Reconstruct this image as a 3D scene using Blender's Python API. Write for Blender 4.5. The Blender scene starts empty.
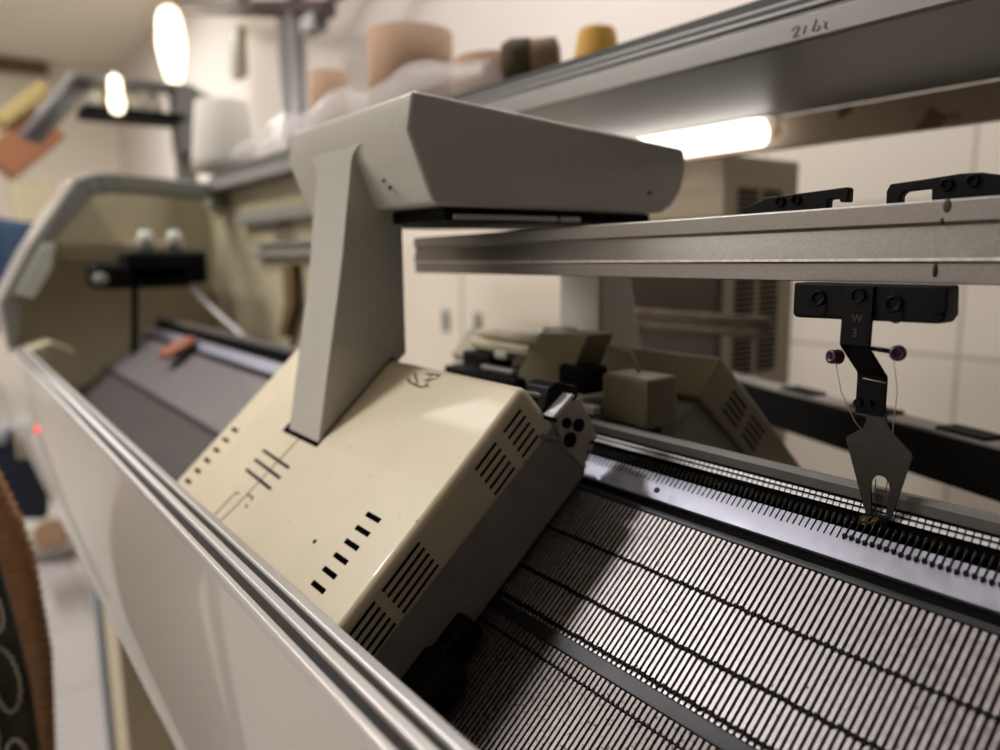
import bpy, bmesh, math, random
from mathutils import Vector, Matrix
random.seed(7)
SC = bpy.context.scene
COL = SC.collection

# ------------------------------------------------------------------ helpers
class MB:
    """collects shapes in one bmesh"""
    def __init__(s): s.bm = bmesh.new()
    def hull8(s, pts, mi=0):
        v = [s.bm.verts.new(p) for p in pts]
        for f in ((0,3,2,1),(4,5,6,7),(0,1,5,4),(1,2,6,5),(2,3,7,6),(3,0,4,7)):
            s.bm.faces.new([v[i] for i in f]).material_index = mi
        return s
    def box(s, x0, x1, y0, y1, z0, z1, mi=0):
        return s.hull8([(x0,y0,z0),(x1,y0,z0),(x1,y1,z0),(x0,y1,z0),(x0,y0,z1),(x1,y0,z1),(x1,y1,z1),(x0,y1,z1)], mi)
    def obox(s, c, ax, ay, az, mi=0):
        c = Vector(c); ax = Vector(ax); ay = Vector(ay); az = Vector(az)
        return s.hull8([c-ax-ay-az, c+ax-ay-az, c+ax+ay-az, c-ax+ay-az, c-ax-ay+az, c+ax-ay+az, c+ax+ay+az, c-ax+ay+az], mi)
    def prism(s, pa, pb, mi=0):
        """two matching polygons (3d points) joined by side faces"""
        a = [s.bm.verts.new(p) for p in pa]; b = [s.bm.verts.new(p) for p in pb]; n = len(a)
        s.bm.faces.new(a).material_index = mi
        s.bm.faces.new(b[::-1]).material_index = mi
        for i in range(n):
            j = (i+1) % n
            s.bm.faces.new([a[j], a[i], b[i], b[j]]).material_index = mi
        return s
    def yz(s, poly, x0, x1, mi=0):
        return s.prism([(x0,y,z) for y,z in poly], [(x1,y,z) for y,z in poly], mi)
    def xz(s, poly, y0, y1, mi=0):
        return s.prism([(x,y0,z) for x,z in poly], [(x,y1,z) for x,z in poly], mi)
    def xy(s, poly, z0, z1, mi=0):
        return s.prism([(x,y,z0) for x,y in poly], [(x,y,z1) for x,y in poly], mi)
    def ring(s, outer, inner, x0, x1, mi=0):
        """closed band between two polygons of equal length, extruded along x"""
        n = len(outer)
        for i in range(n):
            j = (i+1) % n
            s.yz([outer[i], outer[j], inner[j], inner[i]], x0, x1, mi)
        return s
    def rods(s, pts, r, seg=8, mi=0, closed=False, caps=True):
        """tube along points"""
        pts = [Vector(p) for p in pts]; n = len(pts); rings = []
        rr = r if isinstance(r, (list, tuple)) else [r]*n
        up = None
        for i, p in enumerate(pts):
            if closed: d = pts[(i+1) % n] - pts[i-1]
            else: d = pts[min(i+1,n-1)] - pts[max(i-1,0)]
            d.normalize()
            if up is None:
                up = Vector((0,0,1)) if abs(d.z) < .9 else Vector((1,0,0))
            a = up.cross(d); 
            if a.length < 1e-5: a = Vector((1,0,0)).cross(d)
            a.normalize(); b = d.cross(a); up = b
            rings.append([s.bm.verts.new(p + rr[i]*(math.cos(t)*a + math.sin(t)*b)) for t in [2*math.pi*k/seg for k in range(seg)]])
        m = n if closed else n-1
        for i in range(m):
            A, B = rings[i], rings[(i+1) % n]
            for k in range(seg):
                f = s.bm.faces.new([A[k], A[(k+1)%seg], B[(k+1)%seg], B[k]]); f.material_index = mi; f.smooth = True
        if caps and not closed:
            s.bm.faces.new(rings[0][::-1]).material_index = mi; s.bm.faces.new(rings[-1]).material_index = mi
        return s
    def lathe(s, prof, c=(0,0,0), axis=(0,0,1), seg=28, mi=0):
        """prof: (radius, height) list; closed with end caps"""
        c = Vector(c); ax = Vector(axis).normalized()
        a = ax.orthogonal().normalized(); b = ax.cross(a); rings = []
        for r, h in prof:
            rings.append([s.bm.verts.new(c + ax*h + max(r,1e-5)*(math.cos(t)*a + math.sin(t)*b)) for t in [2*math.pi*k/seg for k in range(seg)]])
        for A, B in zip(rings, rings[1:]):
            for k in range(seg):
                f = s.bm.faces.new([A[k], A[(k+1)%seg], B[(k+1)%seg], B[k]]); f.material_index = mi; f.smooth = True
        s.bm.faces.new(rings[0][::-1]).material_index = mi; s.bm.faces.new(rings[-1]).material_index = mi
        return s
    def sheet(s, grid, th, mi=0):
        """grid[i][j] points -> sheet of thickness th"""
        ni, nj = len(grid), len(grid[0])
        G = [[Vector(p) for p in row] for row in grid]
        def nrm(i, j):
            a = G[min(i+1,ni-1)][j] - G[max(i-1,0)][j]; b = G[i][min(j+1,nj-1)] - G[i][max(j-1,0)]
            n = a.cross(b); return n.normalized() if n.length > 1e-9 else Vector((0,0,1))
        T = [[s.bm.verts.new(G[i][j] + nrm(i,j)*th/2) for j in range(nj)] for i in range(ni)]
        B = [[s.bm.verts.new(G[i][j] - nrm(i,j)*th/2) for j in range(nj)] for i in range(ni)]
        def F(v):
            f = s.bm.faces.new(v); f.material_index = mi; f.smooth = True
        for i in range(ni-1):
            for j in range(nj-1):
                F([T[i][j], T[i+1][j], T[i+1][j+1], T[i][j+1]]); F([B[i][j], B[i][j+1], B[i+1][j+1], B[i+1][j]])
        for i in range(ni-1):
            F([T[i][0], B[i][0], B[i+1][0], T[i+1][0]]); F([T[i][-1], T[i+1][-1], B[i+1][-1], B[i][-1]])
        for j in range(nj-1):
            F([T[0][j], T[0][j+1], B[0][j+1], B[0][j]]); F([T[-1][j], B[-1][j], B[-1][j+1], T[-1][j+1]])
        return s
    def build(s, name, mats, parent=None, bevel=0, seg=2, smooth=False):
        bmesh.ops.recalc_face_normals(s.bm, faces=s.bm.faces)
        me = bpy.data.meshes.new(name); s.bm.to_mesh(me); s.bm.free()
        for m in (mats if isinstance(mats, (list, tuple)) else [mats]): me.materials.append(m)
        o = bpy.data.objects.new(name, me); COL.objects.link(o)
        if parent is not None:
            o.parent = parent
            if parent.type == 'EMPTY' or parent.parent:
                base = world_loc(parent)
                for v in me.vertices: v.co -= base
        if bevel:
            b = o.modifiers.new('bevel', 'BEVEL'); b.width = bevel; b.segments = seg; b.limit_method = 'ANGLE'; b.angle_limit = math.radians(35)
            for p in me.polygons: p.use_smooth = True
            w = o.modifiers.new('wn', 'WEIGHTED_NORMAL')
        if smooth:
            for p in me.polygons: p.use_smooth = True
        return o
def world_loc(o):
    v = Vector(o.location)
    while o.parent: o = o.parent; v += Vector(o.location)
    return v
def tag(o, label=None, cat=None, group=None, kind=None):
    if label: o['label'] = label
    if cat: o['category'] = cat
    if group: o['group'] = group
    if kind: o['kind'] = kind
    return o
def thing(name, loc, label, cat, group=None):
    o = bpy.data.objects.new(name, None); o.empty_display_size = .02; o.location = loc; COL.objects.link(o)
    return tag(o, label, cat, group)

def srgb(r, g, b):
    f = lambda c: (c/255/12.92) if c/255 <= .04045 else ((c/255+.055)/1.055)**2.4
    return (f(r), f(g), f(b), 1)
def mat(name, col, rough=.5, metal=0, noise=0, nscale=30, spots=None, coat=0, emit=None, estr=0, bump=0, bscale=200, rvar=0, stretch=None, trans=0, alpha=1, spec=None, ndetail=4):
    m = bpy.data.materials.new(name); m.use_nodes = True
    nt = m.node_tree; N = nt.nodes; L = nt.links; p = N['Principled BSDF']
    c = srgb(*col)
    p.inputs['Base Color'].default_value = c; p.inputs['Roughness'].default_value = rough; p.inputs['Metallic'].default_value = metal
    p.inputs['Coat Weight'].default_value = coat
    if spec is not None: p.inputs['Specular IOR Level'].default_value = spec
    if trans: p.inputs['Transmission Weight'].default_value = trans
    if alpha < 1: p.inputs['Alpha'].default_value = alpha
    tc = N.new('ShaderNodeTexCoord'); vec = tc.outputs['Object']
    if stretch:
        mp = N.new('ShaderNodeMapping'); mp.inputs['Scale'].default_value = stretch; L.new(vec, mp.inputs[0]); vec = mp.outputs[0]
    colsock = None
    if noise:
        n = N.new('ShaderNodeTexNoise'); n.inputs['Scale'].default_value = nscale; n.inputs['Detail'].default_value = ndetail; L.new(vec, n.inputs['Vector'])
        r = N.new('ShaderNodeMapRange'); r.inputs[1].default_value = .3; r.inputs[2].default_value = .7
        r.inputs[3].default_value = 1-noise; r.inputs[4].default_value = 1+noise*.4; L.new(n.outputs[0], r.inputs[0])
        mx = N.new('ShaderNodeMix'); mx.data_type = 'RGBA'; mx.blend_type = 'MULTIPLY'; mx.inputs[0].default_value = 1
        mx.inputs[6].default_value = c; L.new(r.outputs[0], mx.inputs[7]); colsock = mx.outputs[2]
        if rvar:
            r2 = N.new('ShaderNodeMapRange'); r2.inputs[1].default_value = .3; r2.inputs[2].default_value = .7
            r2.inputs[3].default_value = rough-rvar; r2.inputs[4].default_value = rough+rvar; L.new(n.outputs[0], r2.inputs[0]); L.new(r2.outputs[0], p.inputs['Roughness'])
    if spots:   # (scale, threshold, colour): small dirt specks with a shape of their own
        n2 = N.new('ShaderNodeTexNoise'); n2.inputs['Scale'].default_value = spots[0]; n2.inputs['Detail'].default_value = 2; L.new(tc.outputs['Object'], n2.inputs['Vector'])
        r3 = N.new('ShaderNodeMapRange'); r3.inputs[1].default_value = spots[1]; r3.inputs[2].default_value = spots[1]+.03; L.new(n2.outputs[0], r3.inputs[0])
        mx2 = N.new('ShaderNodeMix'); mx2.data_type = 'RGBA'; L.new(r3.outputs[0], mx2.inputs[0])
        if colsock: L.new(colsock, mx2.inputs[6])
        else: mx2.inputs[6].default_value = c
        mx2.inputs[7].default_value = srgb(*spots[2]); colsock = mx2.outputs[2]
    if colsock: L.new(colsock, p.inputs['Base Color'])
    if bump:
        nb = N.new('ShaderNodeTexNoise'); nb.inputs['Scale'].default_value = bscale; L.new(vec, nb.inputs['Vector'])
        b = N.new('ShaderNodeBump'); b.inputs['Strength'].default_value = bump; b.inputs['Distance'].default_value = .001; L.new(nb.outputs[0], b.inputs['Height']); L.new(b.outputs[0], p.inputs['Normal'])
    if emit:
        p.inputs['Emission Color'].default_value = srgb(*emit); p.inputs['Emission Strength'].default_value = estr
    return m

M = dict(
 cover = mat('cream_paint', (214,200,171), .42, noise=.06, nscale=18, spots=(230,.735,(150,124,98)), coat=.15, bump=.05, bscale=900),
 arm = mat('warm_grey_paint', (200,199,190), .24, noise=.05, nscale=14, spots=(170,.76,(110,100,85)), coat=.5),
 panel = mat('pale_gloss_paint', (206,200,190), .28, noise=.05, nscale=3, coat=.5),
 rail_white = mat('anodised_rail', (214,210,208), .3, metal=.35),
 groove = mat('dark_groove', (40,39,38), .6, spec=.2),
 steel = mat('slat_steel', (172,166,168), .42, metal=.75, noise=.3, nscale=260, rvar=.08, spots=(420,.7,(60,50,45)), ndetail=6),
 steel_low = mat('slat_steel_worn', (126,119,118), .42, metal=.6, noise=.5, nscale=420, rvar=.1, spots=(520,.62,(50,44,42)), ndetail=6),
 plate = mat('polished_plate', (160,160,174), .42, metal=.7, noise=.12, nscale=120, rvar=.06, spots=(300,.76,(90,86,90))),
 bar = mat('blackened_bar', (38,37,42), .42, metal=.4, noise=.3, nscale=90),
 black = mat('black_plastic', (6,6,7), .45, spec=.15),
 blackp = mat('black_matte', (10,10,11), .7, spec=.15),
 void = mat('black_gap', (8,7,8), .8, spec=.1),
 needle = mat('needle_dark', (8,7,7), .6, spec=.12),
 hook = mat('needle_hook_steel', (84,78,73), .3, metal=.9),
 alu = mat('rail_aluminium', (150,147,143), .36, metal=.85, noise=.13, nscale=700, rvar=.06, ndetail=6),
 grease = mat('old_grease', (58,46,38), .6),
 edge_highlight = mat('metal_edge_highlight', (235,233,232), .3, metal=.6, noise=.25, nscale=260),
 sideplate = mat('dull_steel_plate', (150,143,136), .55, metal=.15, noise=.12, nscale=60),
 rearplate = mat('rear_bed_steel', (104,100,97), .5, metal=.3, noise=.1, nscale=60),
 brush = mat('machined_bracket', (190,182,165), .45, metal=.3, noise=.15, nscale=150),
 white = mat('white_label', (240,240,250), .4),
 teeth = mat('ground_teeth', (205,203,205), .5, metal=.3),
 tip = mat('feeder_tip_steel', (66,64,61), .38, metal=.75, noise=.15, nscale=300),
 purple = mat('purple_ceramic', (74,42,62), .35),
 thread = mat('cream_thread', (205,195,180), .7),
 yarn = mat('olive_yarn_scrap', (120,100,70), .8),
 marker = mat('marker_ink', (34,27,22), .7, spec=.1),
 slot = mat('slot_dark', (12,10,9), .9, spec=0),
 slot_brown = mat('vent_dark', (32,25,17), .9, spec=0),
 hood = mat('hood_grey', (128,128,125), .45, metal=.2, noise=.06, nscale=6),
 hoodrail = mat('hood_rail', (160,158,156), .35, metal=.35),
 hooddark = mat('hood_dark_track', (52,52,54), .5),
 pencil = mat('pencil_grey', (138,134,130), .8),
 rust = mat('stained_flange', (172,152,130), .6, noise=.35, nscale=9, spots=(22,.6,(105,82,62))),
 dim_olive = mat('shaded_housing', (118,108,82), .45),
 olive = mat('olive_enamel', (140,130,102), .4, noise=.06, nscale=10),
 end_olive = mat('pale_olive_enamel', (186,176,148), .4, noise=.06, nscale=10),
 frame = mat('end_frame_grey', (126,126,118), .4),
 pale = mat('pale_parts_reflection', (196,198,186), .35),
 beige = mat('beige_enamel', (200,188,158), .45, noise=.06, nscale=8),
 cabinet = mat('cabinet_beige', (178,166,144), .5, noise=.04, nscale=6),
 darkbrown = mat('dark_brown_shade', (62,50,38), .6, noise=.15, nscale=12),
 cream_door = mat('cream_door', (226,216,200), .45),
 guide = mat('worn_guide_bar', (112,100,86), .45, metal=.4, noise=.4, nscale=40),
 cardboard = mat('cardboard', (164,130,102), .75, noise=.12, nscale=30, stretch=(1,1,5)),
 cardin = mat('cardboard_inside', (150,114,84), .8),
 conewhite = mat('white_yarn', (196,192,184), .8, bump=.4, bscale=120),
 gold = mat('gold_yarn', (206,158,62), .7, bump=.3, bscale=150),
 brownyarn = mat('brown_tube', (150,118,90), .75, noise=.2, nscale=30),
 darkyarn = mat('dark_yarn_end', (82,70,52), .9, noise=.4, nscale=60),
 film = mat('clear_film', (238,232,232), .22, alpha=.22, noise=.05, nscale=30),
 rack = mat('rack_brown', (74,58,54), .5),
 rackgrey = mat('rack_grey', (110,108,106), .45),
 racksilver = mat('grey_pole', (165,162,162), .4, metal=.3),
 orange = mat('orange_plastic', (140,76,50), .5),
 redorange = mat('terracotta_box', (158,104,72), .7),
 yellowbox = mat('yellow_box', (190,170,110), .7),
 navy = mat('navy_cloth', (24,28,46), .85, noise=.2, nscale=30),
 blue = mat('blue_cloth', (40,60,88), .85, noise=.15, nscale=30),
 brownknit = mat('brown_rib_knit', (165,122,84), .9, noise=.2, nscale=60),
 darklace = mat('dark_green_cloth', (58,54,42), .9, noise=.35, nscale=160),
 lace = mat('white_lace_cord', (176,166,152), .85),
 wall = mat('wall_paint', (228,220,214), .7, noise=.03, nscale=2),
 ceil = mat('ceiling_paint', (236,228,212), .8),
 pipe = mat('brown_trim', (110,88,56), .6),
 leg = mat('cream_leg', (196,184,152), .45),
 conduit = mat('blue_grey_conduit', (150,158,168), .5),
 tube = mat('lamp_tube', (255,255,255), .4, emit=(255,246,236), estr=3.5),
 bulb = mat('lamp_bulb', (255,250,235), .4, emit=(255,240,205), estr=3.5),
 ctube = mat('ceiling_tube', (255,255,255), .4, emit=(255,242,224), estr=1),
 fixture = mat('white_fixture', (230,230,226), .5),
)
def tile_mat(name, col, grout, sx, sy, axes):
    m = bpy.data.materials.new(name); m.use_nodes = True; nt = m.node_tree; N = nt.nodes; L = nt.links; p = N['Principled BSDF']
    tc = N.new('ShaderNodeTexCoord'); sp = N.new('ShaderNodeSeparateXYZ'); L.new(tc.outputs['Object'], sp.inputs[0])
    cb = N.new('ShaderNodeCombineXYZ'); L.new(sp.outputs[axes[0]], cb.inputs[0]); L.new(sp.outputs[axes[1]], cb.inputs[1])
    b = N.new('ShaderNodeTexBrick'); b.offset = 0; b.inputs['Scale'].default_value = 1; b.inputs['Brick Width'].default_value = sx; b.inputs['Row Height'].default_value = sy
    b.inputs['Mortar Size'].default_value = .004; b.inputs['Mortar Smooth'].default_value = .3
    b.inputs['Color1'].default_value = srgb(*col); b.inputs['Color2'].default_value = srgb(*[int(c*.985) for c in col]); b.inputs['Mortar'].default_value = srgb(*grout)
    va = N.new('ShaderNodeVectorMath'); va.operation = 'ADD'; va.inputs[1].default_value = (0,.07,0); L.new(cb.outputs[0], va.inputs[0]); L.new(va.outputs[0], b.inputs['Vector']); L.new(b.outputs[0], p.inputs['Base Color']); p.inputs['Roughness'].default_value = .3
    return m
M['tile'] = tile_mat('wall_tile', (228,219,208), (180,170,160), .44, .30, (0,2))
M['ftile'] = tile_mat('floor_tile', (176,171,170), (135,130,128), .4, .4, (0,1))

# ------------------------------------------------------------------ camera (fit from the photo's vanishing points)
cam = bpy.data.cameras.new('camera'); co = bpy.data.objects.new('camera', cam); COL.objects.link(co)
Rw = Matrix(((0.6008,0.1191,-0.7905),(0.7993,-0.1046,0.5917),(-0.0122,-0.9874,-0.1581)))   # camera vector (right, down, forward) -> world
right = Rw @ Vector((1,0,0)); up = Rw @ Vector((0,-1,0)); back = Rw @ Vector((0,0,-1))
mw = Matrix.Identity(4)
for i in range(3): mw[i][0] = right[i]; mw[i][1] = up[i]; mw[i][2] = back[i]
mw.translation = Vector((.1754,-.3719,.1350)); co.matrix_world = mw
cam.sensor_width = 36; cam.lens = 27; cam.clip_start = .02
cam.dof.use_dof = True; cam.dof.focus_distance = .40; cam.dof.aperture_fstop = 3.8
SC.camera = co

# ------------------------------------------------------------------ room
FZ, CZ = -1.0, 1.9
def structure(o): o['kind'] = 'structure'; return o
structure(MB().box(-8.1, 1.6, -3.4, 1.32, FZ-.06, FZ).build('floor', M['ftile']))
structure(MB().box(-8.1, 1.6, -3.4, 1.32, CZ, CZ+.06).build('ceiling', M['ceil']))
structure(MB().box(-8.1, 1.6, 1.2, 1.3, .52, CZ).build('wall_back', M['wall']))
structure(MB().box(-8.1, 1.6, 1.19, 1.3, FZ, .52).build('wall_back_tiled', M['tile']))
structure(MB().box(-8.1, 1.6, -3.5, -3.4, FZ, CZ).build('wall_front', M['wall']))
structure(MB().box(-8.1, -8.0, -3.4, 1.2, FZ, CZ).build('wall_left', M['ceil']))
structure(MB().box(-8.0, -7.93, -.6, .66, 1.78, 1.9).build('trim_1', M['pipe']))

# ------------------------------------------------------------------ knitting machine
KM = thing('knitting_machine', (-.6, 0, FZ), 'long cream and steel flat knitting machine with ribbed metal needle bed', 'knitting machine')
A40 = math.radians(40); c4, s4 = math.cos(A40), math.sin(A40)
def bed(x, s, h): return (x, -s*c4 - h*s4, -s*s4 + h*c4)
def bslab(mb, x0, x1, s0, s1, h0, h1, mi=0):
    return mb.hull8([bed(x0,s1,h0),bed(x1,s1,h0),bed(x1,s0,h0),bed(x0,s0,h0),bed(x0,s1,h1),bed(x1,s1,h1),bed(x1,s0,h1),bed(x0,s0,h1)], mi)
P = .00357
XL, XR = -1.56, .34
X0 = -.0126     # a needle line
# bed body (black between the slats)
mb = MB()
bslab(mb, XL, XR, .0045, .215, -.035, -.0042)
bslab(mb, XL, XR, .0290, .0352, -.0042, -.0036)
fb = mb.build('needle_bed', M['void'], KM)
mb = MB()
for lo, hi in ((.0100,.0288),): bslab(mb, XL, XR, lo, hi, -.004, 0)
sp = mb.build('sinker_plate', M['plate'], fb, bevel=.0006, seg=1)
mb = MB(); bslab(mb, XL, XR, .0352, .0392, -.004, .0003); bslab(mb, XL, XR, .1306, .1392, -.004, .0012)
mb.build('clamp_bar', M['bar'], fb, bevel=.0006, seg=1)
# steel slats
up_s, lo_s = MB(), MB()
k0 = int((XL-X0)/P)+1; k1 = int((XR-X0)/P)
SW = .00096
for k in range(k0, k1):
    xc = X0 + (k+.5)*P
    near = xc > -.56
    cuts = [.0396, .0725, .0738, .1046, .1059, .1270, .1282, .1304] if near else [.0396, .1304]
    for a, b in zip(cuts[::2], cuts[1::2]):
        bslab(up_s, xc-SW, xc+SW, a, b, -.0042, 0)
    if near:
        for a in (.0722, .1044, .1268):
            bslab(up_s, xc-SW*.7, xc+SW, a, a+.002, -.0042, -.0007)
    dx = random.uniform(-.00012, .00012)
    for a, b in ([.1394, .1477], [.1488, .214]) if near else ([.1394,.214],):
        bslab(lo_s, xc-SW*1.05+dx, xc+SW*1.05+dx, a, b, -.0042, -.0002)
up_s.build('slats', M['steel'], fb)
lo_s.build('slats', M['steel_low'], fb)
# butts standing in the grooves: three rows, dark
mb = MB()
for k in range(k0, k1):
    x = X0 + k*P
    if x < -.56: continue
    for s_, hh, w in ((.0731,.0009,.00115), (.1052,.0012,.0013), (.1275,.0014,.00125), (.148,.0003,.0009)):
        j = random.uniform(-.0004,.0004)
        bslab(mb, x-w, x+w, s_-.0011+j, s_+.0011+j, -.0042, hh)
        if s_ > .12 and s_ < .13: bslab(mb, x-.0004, x+.0004, s_-.003, s_+.002, -.004, .0004)
bt = mb.build('needle_butts', M['needle'], fb); bt['kind'] = 'stuff'
# dark slots cut in the sinker plate + row of hooks over the throat
mb = MB(); hk = MB(); comb = MB()
for k in range(k0, k1):
    x = X0 + k*P
    if x < -.5: continue
    bslab(mb, x-.00032, x+.00032, .0092, .0168 + random.uniform(-.0004,.0004), -.002, .00025)
    comb_h = -.0005
    bslab(comb, x-.0004, x+.0004, .0035, .0101, -.006, comb_h)
    hk.rods([bed(x,.0095,-.0002), bed(x,.0065,.0008), bed(x,.0042,.0012), bed(x,.003,.0004), bed(x,.0034,-.0006)], .00022, seg=5)
mb.build('needle_slots', M['void'], sp)
cb = comb.build('comb_teeth', M['needle'], fb)
h = hk.build('needle_hooks', M['hook'], fb); h['kind'] = 'stuff'
# raised needles right of the feeder: each one a part
for k in range(0, 34):
    x = X0 + k*P
    s_ = .0146 + .0009*min(1, k/8) + random.uniform(-.0003,.0003)
    mb = MB()
    bslab(mb, x-.00032, x+.00032, .006, s_, -.0005, .0005)
    bslab(mb, x-.0009, x+.0009, s_-.0006, s_+.0012, -.0005, .0012)
    bslab(mb, x-.0006, x+.0006, s_+.0013, s_+.0019, -.0005, .0008)
    mb.build('raised_needle', M['needle'], fb)
# screw in the plate
mb = MB(); mb.lathe([(.0019,-.001),(.0019,.0006),(.0012,.0006),(.0012,0)], bed(-.1335,.0222,0), (0,-s4,c4), 14)
mb.build('plate_screw', M['needle'], sp)
# rear bed: front edge with two rows of bright teeth and a grey cap
mb = MB()
mb.yz([(.0046,-.05),(.0046,.0115),(.006,.0140),(.010,.0140),(.16,-.11),(.13,-.14)], XL, XR)
rb = mb.build('rear_needle_bed', M['rearplate'], KM)
mb = MB()
for k in range(k0, k1):
    x = X0 + (k+.5)*P
    if x < -.5: continue
    mb.yz([(.0022,.0036),(.0034,.0052),(.0060,.0052),(.0060,.0036)], x-.0014, x+.0014); mb.yz([(.0008,.0008),(.0018,.0023),(.0060,.0023),(.0060,.0008)], x-.0014, x+.0014)
mb.build('rear_teeth', M['teeth'], rb)
mb = MB(); mb.box(XL, XR, .0032, .0047, -.03, .0062); mb.build('rear_comb', M['void'], rb)

# front rail (two pale rails, dark grooves) and front panel
mb = MB()
prof = [(-.2362,-.060),(-.2362,-.0365),(-.2370,-.0355),(-.2420,-.0350),(-.2430,-.0362),(-.2430,-.040),(-.2472,-.040),(-.2472,-.0362),(-.2480,-.0350),(-.2522,-.0352),(-.2530,-.0364),(-.2530,-.041),(-.2580,-.041),(-.2580,-.037),(-.2612,-.037),(-.2625,-.039),(-.2625,-.060)]
mb.yz(prof, -1.66, XR)
fr = mb.build('front_rail', M['rail_white'], KM, bevel=.0004, seg=2)
mb = MB(); mb.box(-1.6, XR, -.2471, -.2431, -.0405, -.0370); mb.box(-1.6, XR, -.2579, -.2531, -.0415, -.0374)
mb.build('rail_groove', M['groove'], fr)
pp = [(-.2622,-.045)]
pts_o = [(-.2626,-.042),(-.2665,-.08),(-.2688,-.12),(-.2692,-.16),(-.2672,-.2),(-.2630,-.228),(-.2560,-.236)]
mb = MB(); n = len(pts_o)
inn = [(y+.006, z) for y, z in pts_o]
mb.yz(pts_o + inn[::-1], -2.3, XR)
fp = mb.build('front_panel', M['panel'], KM, smooth=False)
for f in fp.data.polygons: f.use_smooth = True
fp.modifiers.new('b', 'BEVEL').width = .0015
fp.modifiers['b'].limit_method = 'ANGLE'; fp.modifiers['b'].angle_limit = math.radians(50)
fp.modifiers.new('wn', 'WEIGHTED_NORMAL')
mb = MB(); mb.yz([(-.256,-.2362),(-.256,-.2325),(-.16,-.222),(-.16,-.226)], -2.25, XR); mb.build('underside_tray', M['blackp'], KM)
# chip in the panel paint, glowing red dot added as a red LED's reflection
mb = MB(); mb.lathe([(.0008,0),(.0012,.0003),(.0006,.0006)], (-.1955,-.2694,-.1745), (0,-1,0), 10); mb.build('paint_chip', M['pipe'], fp)
mb = MB(); mb.lathe([(.006,0),(.006,.002),(.004,.004)], (-1.12,-.2688,-.115), (0,-1,0), 12); mb.build('red_reflection', mat('reflection_red', (230,90,90), .3, emit=(255,70,70), estr=1.2), fp)
# bed support inside the body and legs to the floor
mb = MB(); mb.yz([(-.01,-.06),(.01,-.06),(.13,-.16),(.13,-.22),(-.20,-.22),(-.20,-.19)], -1.5, XR-.02); mb.build('bed_support', M['frame'], KM)
for xa in (-1.42, .16):
    mb = MB(); mb.box(xa, xa+.15, -.17, -.08, FZ, -.22); mb.box(xa-.02, xa+.17, -.22, .16, FZ, FZ+.05); mb.build('machine_leg', M['leg'], KM, bevel=.004)
mb = MB(); mb.rods([(-1.46,-.165,-.21),(-1.46,-.165,-.97)], .016, 12); mb.build('conduit', M['conduit'], KM)

# end housing at far left
out = [(-.262,-.045),(-.268,.055),(-.212,.158),(-.120,.294),(-.085,.309),(-.05,.313),(.165,.300),(.165,-.06)]
inn = [(-.246,-.004),(-.236,.05),(-.176,.165),(-.092,.262),(-.072,.272),(-.045,.276),(.150,.268),(.150,-.04)]
mb = MB()
for i in range(6): mb.yz([out[i], out[i+1], inn[i+1], inn[i]], -1.66, -1.58)
eh = mb.build('end_frame', M['frame'], KM, bevel=.004)
mb = MB()
so = [(y-.006, z+.003) for y, z in out[:5]]
for i in range(4): mb.yz([so[i], so[i+1], out[i+1], out[i]], -1.76, -1.585)
mb.build('end_shell', M['panel'], eh, bevel=.003)
mb = MB()
mb.yz([(-.26,-.3),(-.264,.05),(-.2,.16),(-.105,.285),(-.05,.3),(.195,.29),(.195,-.3)], -1.80, -1.76); mb.build('end_wall', M['end_olive'], eh)
mb = MB(); mb.yz([(-.246,.07),(-.19,.168),(-.168,.168),(-.178,.12),(-.215,.06)], -1.655, -1.574); mb.build('end_reflection', M['pale'], eh, bevel=.002)  # pale plate added for a window reflection in the end frame
mb = MB(); mb.box(-1.755, -1.70, -.15, .12, .135, .175); mb.build('end_ledge', M['beige'], eh, bevel=.006)
mb = MB(); mb.yz([(-.245,-.035),(-.20,-.02),(-.155,-.045),(-.145,-.12),(-.24,-.12)], -1.60, -1.52); mb.build('end_bracket', M['end_olive'], eh, bevel=.006)
mb = MB(); mb.box(-1.52, -1.44, -.128, .05, .078, .128); mb.box(-1.515,-1.44,-.07,.088,.085,.152); dv = mb.build('drive_unit', M['black'], KM, bevel=.01)
mb = MB(); mb.lathe([(.012,0),(.012,.012),(.006,.016)], (-1.44,-.115,.098), (1,0,0), 16); mb.build('drive_knob', M['frame'], dv)
mb = MB(); mb.rods([(-1.47,-.05,.08),(-1.47,-.062,-.06)], .007, 8); mb.build('drive_post', M['blackp'], dv)
for y_ in (-.02, .035):
    mb = MB(); mb.lathe([(.014,0),(.016,.03),(.010,.042)], (-1.48,y_,.15), (0,0,1), 14); mb.build('drive_cap', M['pale'], dv)
mb = MB(); mb.rods([(-1.46,.05,.08),(-1.35,.07,.03),(-1.26,.09,-.01),(-1.20,.10,-.05)], .006, 8); mb.build('drive_cable', M['racksilver'], dv)

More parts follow.
